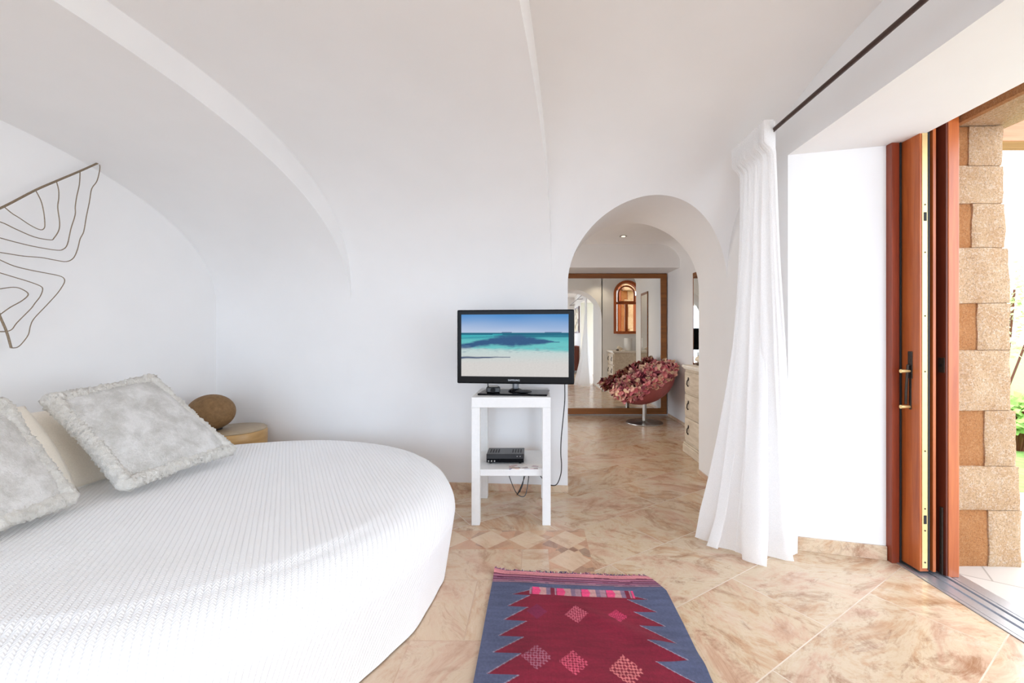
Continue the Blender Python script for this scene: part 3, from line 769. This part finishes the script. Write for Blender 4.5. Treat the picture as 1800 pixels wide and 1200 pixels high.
# set-top box, magazine, loose cables
bx = thing('set_top_box', 'black receiver box on the low shelf of white side table', 'receiver', (-.197, 2.92, .348))
e = B(); e.box(-.125, .125, -.08, .08, .008, .065)
e.build('case', M_BLACK, bx, bevel=.003)
B().box(-.12, .12, -.083, -.08, .012, .034).build('front_panel', M_GLOSS, bx, bevel=.001)
for sx in (-1, 1):
    e = B()
    for i in range(4): e.box(sx*.075-.03+i*.018, sx*.075-.022+i*.018, -.04, .04, .0645, .066)
    e.build('vent', M_DARKGAP, bx)
for x in (-.11, -.09, -.07): B().tube([(x, -.083, .02), (x, -.087, .02)], .005, 10).build('button', M_STEEL, bx)
for x in (.08, .1): B().tube([(x, -.08, .05), (x, -.083, .05)], .003, 8).build('indicator', M_STEEL, bx)
for sx in (-.1, .1):
    for sy in (-.06, .06): B().tube([(sx, sy, 0), (sx, sy, .009)], .009, 10).build('foot', M_BLACK, bx)
def mag_mat():
    t = NT('magazine_page'); c = t.coord(); v = t.n('ShaderNodeTexVoronoi', i_Vector=t.mapping(c, (1, 1.6, 1)), i_Scale=26.0)
    col = t.ramp(v.outputs[1], [(.2, rgb(232, 230, 228)), (.55, rgb(236, 232, 228)), (.62, rgb(170, 130, 150)), (.72, rgb(234, 210, 190)), (.84, rgb(60, 52, 96)), (.9, rgb(238, 238, 236))])
    t.set(Base_Color=col, Roughness=.4); return t.m
mg = thing('magazine', 'open white printed leaflet in front of receiver on low shelf', 'magazine', (-.04, 2.775, .348), .05)
B().box(-.125, .125, -.05, .05, 0, .004).build('pages', mag_mat(), mg, bevel=.001)
cb = thing('cable_tangle', 'thin black cables hanging below the low shelf to the floor', 'cable', (-.15, 3.14, 0))
M_CABLE = M_BLACK
B().tube(smoothpath([(-.07, .0, .30), (-.05, .01, .2), (0, .0, .07), (.04, -.02, .03), (.08, -.02, .035), (.10, 0, .12), (.11, .0, .22)], 6), .003, 6).build('cable', M_CABLE, cb, smooth=50)
B().tube(smoothpath([(.07, .03, .31), (.07, .02, .2), (.06, 0, .1), (.02, -.03, .04), (.05, -.02, .10), (.09, .01, .2), (.07, .02, .14), (.04, 0, .05)], 6), .003, 6).build('cable', M_CABLE, cb, smooth=50)

# ------------------------------------------------------------------ kilim
RV = 1.34
def rug_pos(u, v):
    xl = -.205-.012*v/1.3-.01*math.exp(-((v)/.03)**2)*0
    xr = .548+.064*min(1, (v/.13))**.7 if v < .13 else .612-.012*max(0, v-.6)
    x = xl+(xr-xl)*u
    y = 2.172-.06*u-v
    z = .004+.012*(.5+.5*mnoise.noise(Vector((x*4, v*4, 1))))+.010*max(0, u-.8)/.2*(.5+.5*math.sin(v*9))+.012*math.exp(-((v-.33-.55*(u-.55))/.05)**2)*max(0, min(1, (u-.3)*4))
    z += .012*math.exp(-(u/.05)**2-(v/.05)**2)
    return (x, y, z)
NU, NV = 250, 400
rg = B().grid(lambda a, q: rug_pos(a, q*RV), NU, NV)
C3 = lambda r, g, b2: (lin(r), lin(g), lin(b2))
TIP = [.20, .285, .378, .470, .560, .665, .765, .87, .97, 1.07, 1.17, 1.27, 1.40]
def rug_col(i, co):
    u, v = (i % (NU+1))/NU, (i//(NU+1))/NV*RV
    nz = mnoise.noise(Vector((u*7, v*60, 2)))*.10+mnoise.noise(Vector((u*90, v*160, 4)))*.10+mnoise.noise(Vector((u*4, v*5, 8)))*.10
    c = None
    vw = v+.003*mnoise.noise(Vector((u*8, 0, 1)))
    if vw < .105:
        bands = [(.004, (70, 52, 92)), (.034, (204, 130, 136)), (.042, (88, 26, 50)), (.056, (168, 104, 126)), (.063, (86, 28, 56)), (.072, (140, 92, 118)), (.079, (96, 36, 62)), (.087, (160, 106, 128)), (.093, (86, 62, 88)), (.098, (164, 122, 132)), (.106, (90, 76, 102))]
        for e, q in bands:
            if vw < e: c = C3(*q); break
    if c is None:
        blue = C3(82, 88, 116); red = C3(122, 18, 44)
        lo = .285
        k = next((j for j, tv_ in enumerate(TIP) if v < tv_), len(TIP)-1)
        a0 = TIP[k-1] if k else .155
        s = (v-a0)/(TIP[k]-a0); s = max(0, min(1, s))
        tip = .125-.018*min(k, 7)*.8; val = .235-.012*min(k, 7)*.6
        edge_l = val+(tip-val)*s
        edge_r = 1-(val+.01+(tip-.01-val)*s)
        c = red if edge_l < u < edge_r and v > .155 else blue
        if c is blue and abs(u-.5) < .5 and (abs(u-edge_l) < .006 or abs(u-edge_r) < .006) and v > .16: c = C3(150, 140, 156)
        if .132 < v < .190 and .22+.6*max(0, .155-v) < u < .81:     # row of small motifs
            ph = (u-.24)/.56*4; fr = ph % 1; t3 = abs(v-.16)/.035
            if fr < .34-.10*t3: c = C3(222, 70, 120)
            elif fr < .55: c = C3(190, 142, 140)
            elif fr < .72: c = C3(128, 104, 128)
            elif fr < .9 and (ph//1) in (0, 3): c = C3(120, 26, 52)
            elif fr < .95: c = C3(160, 124, 136)
        for (du, dv, hu, hv, q, st) in ((.47, .325, .062, .052, (206, 104, 122), 1), (.682, .325, .05, .046, (206, 60, 104), 1), (.265, .31, .055, .05, (112, 40, 84), 0), (.265, .575, .072, .064, (160, 96, 116), 1), (.43, .59, .068, .06, (206, 84, 108), 1), (.655, .61, .078, .072, (214, 120, 120), 1),
                                        (.47, .85, .08, .07, (206, 104, 122), 1), (.7, .87, .08, .07, (206, 70, 104), 1), (.25, .86, .08, .07, (160, 80, 116), 1)):
            m = abs(u-du)/hu+abs(v-dv)/hv
            if m < 1:
                p1 = ((u-du)/hu+(v-dv)/hv)*2.6; p2 = ((u-du)/hu-(v-dv)/hv)*2.6
                if not st or (p1 % 1 < .58) != (p2 % 1 < .58): c = C3(*q) if st else tuple(.6*x+.4*y for x, y in zip(c, C3(*q)))
    return tuple(max(0, x*(1+nz*2.2)) for x in c)+(1,)
t = NT('woven_wool'); at = t.n('ShaderNodeVertexColor', layer_name='pattern')
t.set(Base_Color=at.outputs[0], Roughness=.95)
wv = t.n('ShaderNodeTexWave', i_Vector=t.coord(), i_Scale=75.0, wave_type='BANDS', bands_direction='X')
t.bump(wv.outputs[0], .35, .003)
kil = thing('kilim_rug', 'woven rug with maroon zigzag field and blue borders on the marble floor', 'rug', (.2, 1.5, 0))
ro = rg.build('woven_field', t.m, kil, smooth=60, world=True); vcol(ro, rug_col)
fr = B(); rnd = random.Random(5)
for i in range(120):
    u = rnd.random(); x, y, z = rug_pos(u, 0); L_ = rnd.uniform(.004, .022)
    fr.cur = rnd.choice((0, 0, 1, 2))
    fr.tube([(x, y-.004, z), (x+rnd.uniform(-.006, .006), y+L_*.6, z), (x+rnd.uniform(-.012, .012), y+L_, .003)], .0013, 4)
fr.build('fringe', [plain('indigo_yarn', rgb(74, 58, 100), .9, 0, 90, 0, .2), plain('pink_yarn', rgb(200, 120, 140), .9, 0, 90, 0, .2), plain('cream_yarn', rgb(222, 210, 196), .9, 0, 90, 0, .1)], kil, world=True)

# ------------------------------------------------------------------ curtain and rod
RX, RZ = 1.25, 2.277
rod = thing('curtain_rod', 'thin dark brown curtain rod below the ceiling, running over the garden door', 'curtain rod', (RX, 0, RZ))
B().tube([(0, -2.4, 0), (0, 2.59, 0)], .0105, 12).build('rod', M_ROD, rod, smooth=40)
for y in (-2.3, .2): B().tube([(0, y, 0), (.18, y, .02)], .008, 8).build('bracket', M_ROD, rod)
bot = [(1.31, 2.74), (1.15, 2.64), (.955, 2.535), (1.0, 2.47), (1.015, 2.40), (1.06, 2.40), (1.10, 2.34), (1.15, 2.225), (1.20, 2.27), (1.26, 2.30), (1.335, 2.278), (1.38, 2.31), (1.455, 2.335)]
bot = [(q.x, q.y) for q in smoothpath([(a, b2, 0) for a, b2 in bot], 8)]
def along(path, t):
    f = t*(len(path)-1); i = min(int(f), len(path)-2); f -= i
    return (path[i][0]+(path[i+1][0]-path[i][0])*f, path[i][1]+(path[i+1][1]-path[i][1])*f)
def curt(t, s):
    z = 2.325-s*2.322
    tx, ty = RX, 2.60-.38*t
    bx_, by_ = along(bot, t)
    ex = 2.6-1.2*t
    k = s**ex
    x = tx+(bx_-tx)*k; y = ty+(by_-ty)*k
    hd_ = math.exp(-(max(0, s-.045)/.016)**2)
    x += (.034*hd_+.010*(1-hd_)*(1-s))*math.sin(2*PI*23*t+math.sin(9*t))-.022*hd_
    f2 = (1-math.exp(-s*5))*(.020+.018*s)
    amp = f2*(math.sin(2*PI*6.5*t+1.1*math.sin(5*t)+.8*s)+.45*math.sin(2*PI*11*t+2+1.2*s))
    lim = min(1, t*6, (1-t)*6)
    x += amp*lim*.8; y -= amp*lim*.55
    y += .006*mnoise.noise(Vector((t*9, s*5, 2)))
    if s > .93: x -= .02*(s-.93)/.07*math.sin(t*21); z = max(z, .004+.006*abs(math.sin(t*40)))
    if y > 2.28: x = min(x, 1.405 if y > 2.395 else 1.46)
    return (x, y, z)
ct = NT('white_voile')
ct.t.nodes.remove(ct.b)
dif = ct.n('ShaderNodeBsdfDiffuse', i_Color=(.95, .95, .95, 1)); trn = ct.n('ShaderNodeBsdfTranslucent', i_Color=(.97, .97, .97, 1))
tps = ct.n('ShaderNodeBsdfTransparent')
mx = ct.n('ShaderNodeMixShader', i_0=.45, i_1=dif.outputs[0], i_2=trn.outputs[0])
wvv = ct.noise(ct.coord(), 260, 2)
mx2 = ct.n('ShaderNodeMixShader', i_0=ct.math('MULTIPLY', wvv.outputs[0], .22), i_1=mx.outputs[0], i_2=tps.outputs[0])
ct.put(ct.t.nodes['Material Output'].inputs[0], mx2.outputs[0])
cu = thing('curtain', 'sheer white floor-length curtain gathered beside the garden door', 'curtain', (RX, 2.42, 0))
B().grid(curt, 260, 150).build('curtain_panel', ct.m, cu, smooth=80, world=True)

# ------------------------------------------------------------------ hall: mirror, chair, dresser, wall mirror, downlights
mm = NT('mirror_glass'); mm.set(Base_Color=(.90, .91, .89, 1), Metallic=1.0, Roughness=.0)
big = thing('floor_mirror', 'large wood-framed mirror filling the far wall of the hall', 'mirror', (.6, 6.45, 0))
b = B(); b.box(-1.25, 1.30, -.02, .0, .11, 2.075)
b.build('mirror_glass', mm.m, big)
b = B(); b.box(-1.3, 1.385, -.035, .01, .02, .11); b.box(-1.3, 1.385, -.035, .01, 2.065, 2.135); b.box(1.295, 1.385, -.035, .01, .11, 2.065)
b.box(-1.3, -1.24, -.035, .01, .11, 2.065)
b.build('mirror_frame', M_MIRROR_WOOD, big, bevel=.004)
wm = thing('wall_mirror', 'narrow tall mirror with brown frame on the hall side wall, above dresser', 'mirror', (2.0, 5.1, .62))
B().box(-.018, -.002, -.19, .23, .03, 1.33).build('mirror_glass', mm.m, wm)
b = B(); b.box(-.02, -.001, -.21, .25, 1.32, 1.365); b.box(-.02, -.001, -.21, .25, 0, .035)
for y0 in (-.21, .228): b.box(-.02, -.001, y0, y0+.02, .035, 1.32)
b.build('mirror_frame', M_MIRROR_WOOD, wm, bevel=.002)

# dresser
def limed():
    t = NT('limed_wood'); c = t.coord(); nz = t.noise(t.mapping(c, (14, 2, 14)), 2, 5, .65, .6)
    t.set(Base_Color=t.ramp(nz.outputs[0], [(.3, rgb(186, 170, 148)), (.7, rgb(218, 206, 188))]), Roughness=.6); t.bump(nz.outputs[0], .1, .003); return t.m
M_LIME = limed()
dr = thing('dresser', 'whitewashed three-drawer dresser against hall wall, beside the arch', 'dresser', (1.78, 4.10, 0))
DX0, DX1, DY = -.215, .22, .335
B().box(DX0, DX1, -DY, DY, .10, .865).build('carcass', M_LIME, dr, bevel=.004)
b = B(); b.box(DX0-.025, DX1, -DY-.01, DY+.015, 0, .085); b.box(DX0-.018, DX1, -DY-.005, DY+.01, .085, .105); b.build('plinth', M_LIME, dr, bevel=.008)
b = B(); b.box(DX0-.03, DX1, -DY-.01, DY+.02, .875, .90); b.box(DX0-.018, DX1, -DY-.005, DY+.01, .86, .875); b.build('dresser_top', plain('limed_top', rgb(226, 220, 210), .5, 0, 20, .04, .05), dr, bevel=.005)
for z0, z1 in ((.13, .365), (.385, .605), (.625, .835)):
    df = B().box(DX0-.016, DX0+.001, -DY+.025, DY-.025, z0, z1).build('drawer', M_LIME, dr, bevel=.006)
    for y in (-.19, .195):
        zc = (z0+z1)/2+.01
        h = B(); h.ellipsoid((DX0-.020, y, zc+.025), .006, .013, .018, 12, 8)
        h.tube([(DX0-.022, y, zc+.02), (DX0-.032, y, zc), (DX0-.034, y, zc-.03), (DX0-.022, y, zc-.05)], .0065, 8)
        h.build('drop_handle', M_IRON, df, smooth=50)
vz = thing('cylinder_vase', 'plain white cylinder vase standing on the dresser, seen in the mirror', 'vase', (1.88, 4.28, .90))
B().lathe([(.06, 0), (.078, .004), (.08, .02), (.08, .25), (.076, .256), (.07, .25), (.07, .03), (.02, .02)], (0, 0, 0), 32).build('vase_body', M_WHITE, vz, smooth=40)
shl = thing('seashell', 'small cream spiral seashell lying on the dresser, seen in the mirror', 'seashell', (1.70, 4.33, .90))
b = B(); pts = []
for i in range(60):
    q = i/59; a = q*6*PI; r = .05*(1-q)**1.3
    pts.append((-.03+.11*q, r*math.cos(a)*.55, .04+r*math.sin(a)*.55))
b.tube(pts, lambda q: .035*(1-q)**1.1+.003, 12)
b.build('shell_whorl', plain('cream_shell', rgb(228, 214, 192), .5, 0, 30, .2, .15), shl, smooth=60)
B().ellipsoid((-.03, -.01, .016), .05, .03, .015, 16, 8).build('shell_mouth', plain('dark_shell', rgb(96, 76, 62), .5, 0, 30, .2, .2), shl, smooth=60)

# petal chair
chc = Vector((1.515, 5.90, 0))
ch = thing('petal_chair', 'swivel bowl chair covered in pink fabric petals, before the hall mirror', 'chair', tuple(chc))
B().lathe([(.05, 0), (.25, 0), (.252, .004), (.25, .010), (.06, .014), (.04, .03), (.02, .03)], (0, 0, 0), 56).build('base_plate', M_STEEL, ch, smooth=40)
B().tube([(0, 0, .012), (0, 0, .31)], .029, 24).build('pedestal', M_STEEL, ch, smooth=40)
C0 = Vector((-.005, 0, .59)); AX = Vector((-.42, -.12, .90)).normalized()
e1 = AX.orthogonal().normalized(); e1 = (Vector((1, 0, 0))-AX*AX.x).normalized(); e2 = AX.cross(e1)
RR = .40; DP = .31
def bowl(ang, q, off=0.0):
    """q 0 = bottom, 1 = rim"""
    a = q*PI/2
    r = (RR+off)*math.sin(a)*(1+.10*math.cos(ang)*0); d_ = -(DP+off)*math.cos(a)
    return C0+(e1*math.cos(ang)*1.06+e2*math.sin(ang))*r+AX*d_
b = B(); NA, NQ = 48, 18
b.grid(lambda a, q: bowl(2*PI*a, .02+.98*q), NA, NQ); b.grid(lambda a, q: bowl(2*PI*a, .02+.98*q, -.018), NA, NQ)
sho = b.build('shell', plain('rose_shell', rgb(158, 82, 80), .55, 0, 30, .05, .06), ch); weld(sho)
b = B(); rnd = random.Random(11); pal = []
def petal(p, nrm, size, ci):
    nrm = nrm.normalized(); t1 = nrm.orthogonal().normalized(); t1.rotate(Matrix.Rotation(rnd.uniform(0, 2*PI), 3, nrm)); t2 = nrm.cross(t1)
    vs = []; L_ = size; Wd = size*rnd.uniform(.55, .75); cu_ = rnd.uniform(.2, .6)
    rows = [(0, .25), (.35, .9), (.7, 1.0), (1.0, .45)]
    for (q, w_) in rows:
        for s in (-1, 0, 1):
            vs.append(p+t1*L_*(q-.3)+t2*Wd*.5*w_*s+nrm*(L_*cu_*q*q+.012*abs(s)+rnd.uniform(-.004, .004)))
    b.cur = ci
    b.add(vs, [(r*3+c_, r*3+c_+1, r*3+c_+4, r*3+c_+3) for r in range(3) for c_ in range(2)])
for i in range(950):
    ang = rnd.uniform(0, 2*PI); q = math.sqrt(rnd.uniform(.03, 1.0))
    p = bowl(ang, q, -.02); inn = (C0+AX*.15-p).normalized()
    petal(p+inn*rnd.uniform(.01, .07), inn+Vector((rnd.uniform(-.7, .7), rnd.uniform(-.7, .7), rnd.uniform(-.3, .7))), rnd.uniform(.055, .09), rnd.choice((0, 0, 1, 1, 2, 2, 3, 4)))
for i in range(520):
    ang = rnd.uniform(0, 2*PI); q = rnd.uniform(.90, 1.05)
    if math.cos(ang) < -.2: q = rnd.uniform(.76, 1.05)
    p = bowl(ang, q, .012); out = (e1*math.cos(ang)+e2*math.sin(ang))
    petal(p+AX*rnd.uniform(0, .05), out*rnd.uniform(.2, 1)+AX*rnd.uniform(.2, 1)+Vector((rnd.uniform(-.4, .4), rnd.uniform(-.4, .4), rnd.uniform(-.4, .4))), rnd.uniform(.06, .095), rnd.choice((0, 1, 1, 2, 2, 2, 3, 3, 4, 4)))
pm = [plain('petal_wine', rgb(124, 52, 64), .85, 0, 30, 0, .15), plain('petal_rose', rgb(196, 104, 112), .85, 0, 30, 0, .12), plain('petal_pink', rgb(218, 140, 140), .85, 0, 30, 0, .12),
      plain('petal_peach', rgb(224, 176, 158), .85, 0, 30, 0, .1), plain('petal_cream', rgb(232, 202, 168), .85, 0, 30, 0, .1)]
b.build('petal_cover', pm, ch)['label'] = 'pink and wine fabric petals'

# downlights in the hall ceiling
def downlight(x, y, label, energy):
    o = thing('downlight', label, 'ceiling light', (x, y, Z_H), 0, 'recessed hall downlights')
    b = B()
    b.lathe([(.028, 0), (.045, 0), (.046, -.006), (.030, -.006), (.028, -.001)], (0, 0, 0), 28); b.build('ring', M_STEEL, o, smooth=40)
    t = NT('lamp_glow'); t.set(Base_Color=(1, 1, 1, 1)); t.put(t.b.inputs['Emission Color'], (1, .85, .62, 1)); t.b.inputs['Emission Strength'].default_value = 6
    B().lathe([(.0262, -.001), (.0262, -.002), (.001, -.002)], (0, 0, 0), 20).build('bulb', t.m, o)
    l = bpy.data.lights.new('downlight_lamp', 'SPOT'); l.energy = energy; l.color = (1, .82, .58); l.spot_size = 2.2; l.spot_blend = .8; l.shadow_soft_size = .03
    lo_ = bpy.data.objects.new('downlight_lamp', l); COL.objects.link(lo_); lo_.location = (x, y, Z_H-.02)
downlight(1.12, 5.40, 'small steel recessed downlight in hall ceiling, before the mirror beam', 14)
downlight(1.35, 4.02, 'small steel recessed downlight in hall ceiling, just behind the arch', 10)

# ------------------------------------------------------------------ seen only in the mirror: picture and cabinet by the bedroom's rear right wall
pf = thing('wall_picture', 'framed gold and black picture on the bedroom wall, seen in the hall mirror', 'picture', (1.43, -1.45, 1.3))
b = B(); b.box(-.03, -.002, -.7, .7, 0, .85); b.build('picture_frame', M_WOOD_DARK, pf, bevel=.004)
t = NT('picture_print'); v = t.n('ShaderNodeTexVoronoi', i_Vector=t.coord(), i_Scale=7.0)
t.set(Base_Color=t.ramp(v.outputs[1], [(.3, rgb(60, 52, 46)), (.5, rgb(190, 160, 96)), (.7, rgb(226, 214, 190))]), Roughness=.6)
B().box(-.034, -.03, -.66, .66, .04, .81).build('print', t.m, pf)
cbn = thing('sideboard', 'brown wooden sideboard at the bedroom wall, seen in the hall mirror', 'sideboard', (1.2, -1.45, 0))
B().box(-.17, .22, -.6, .6, .08, .84).build('carcass', M_WOOD_DARK, cbn, bevel=.004)
B().box(-.19, .225, -.62, .62, .84, .87).build('sideboard_top', M_WOOD_RED, cbn, bevel=.004)
for y in (-.3, .3):
    dd = B().box(-.185, -.17, y-.28, y+.28, .12, .82).build('door', M_WOOD_RED, cbn, bevel=.003)
    B().ellipsoid((-.195, y-.22*(1 if y > 0 else -1), .5), .012, .012, .012, 12, 8).build('knob', M_BRASS, dd, smooth=60)
for x in (-.15, .16):
    for y in (-.56, .52): B().box(x, x+.04, y, y+.04, 0, .08).build('leg', M_WOOD_DARK, cbn)
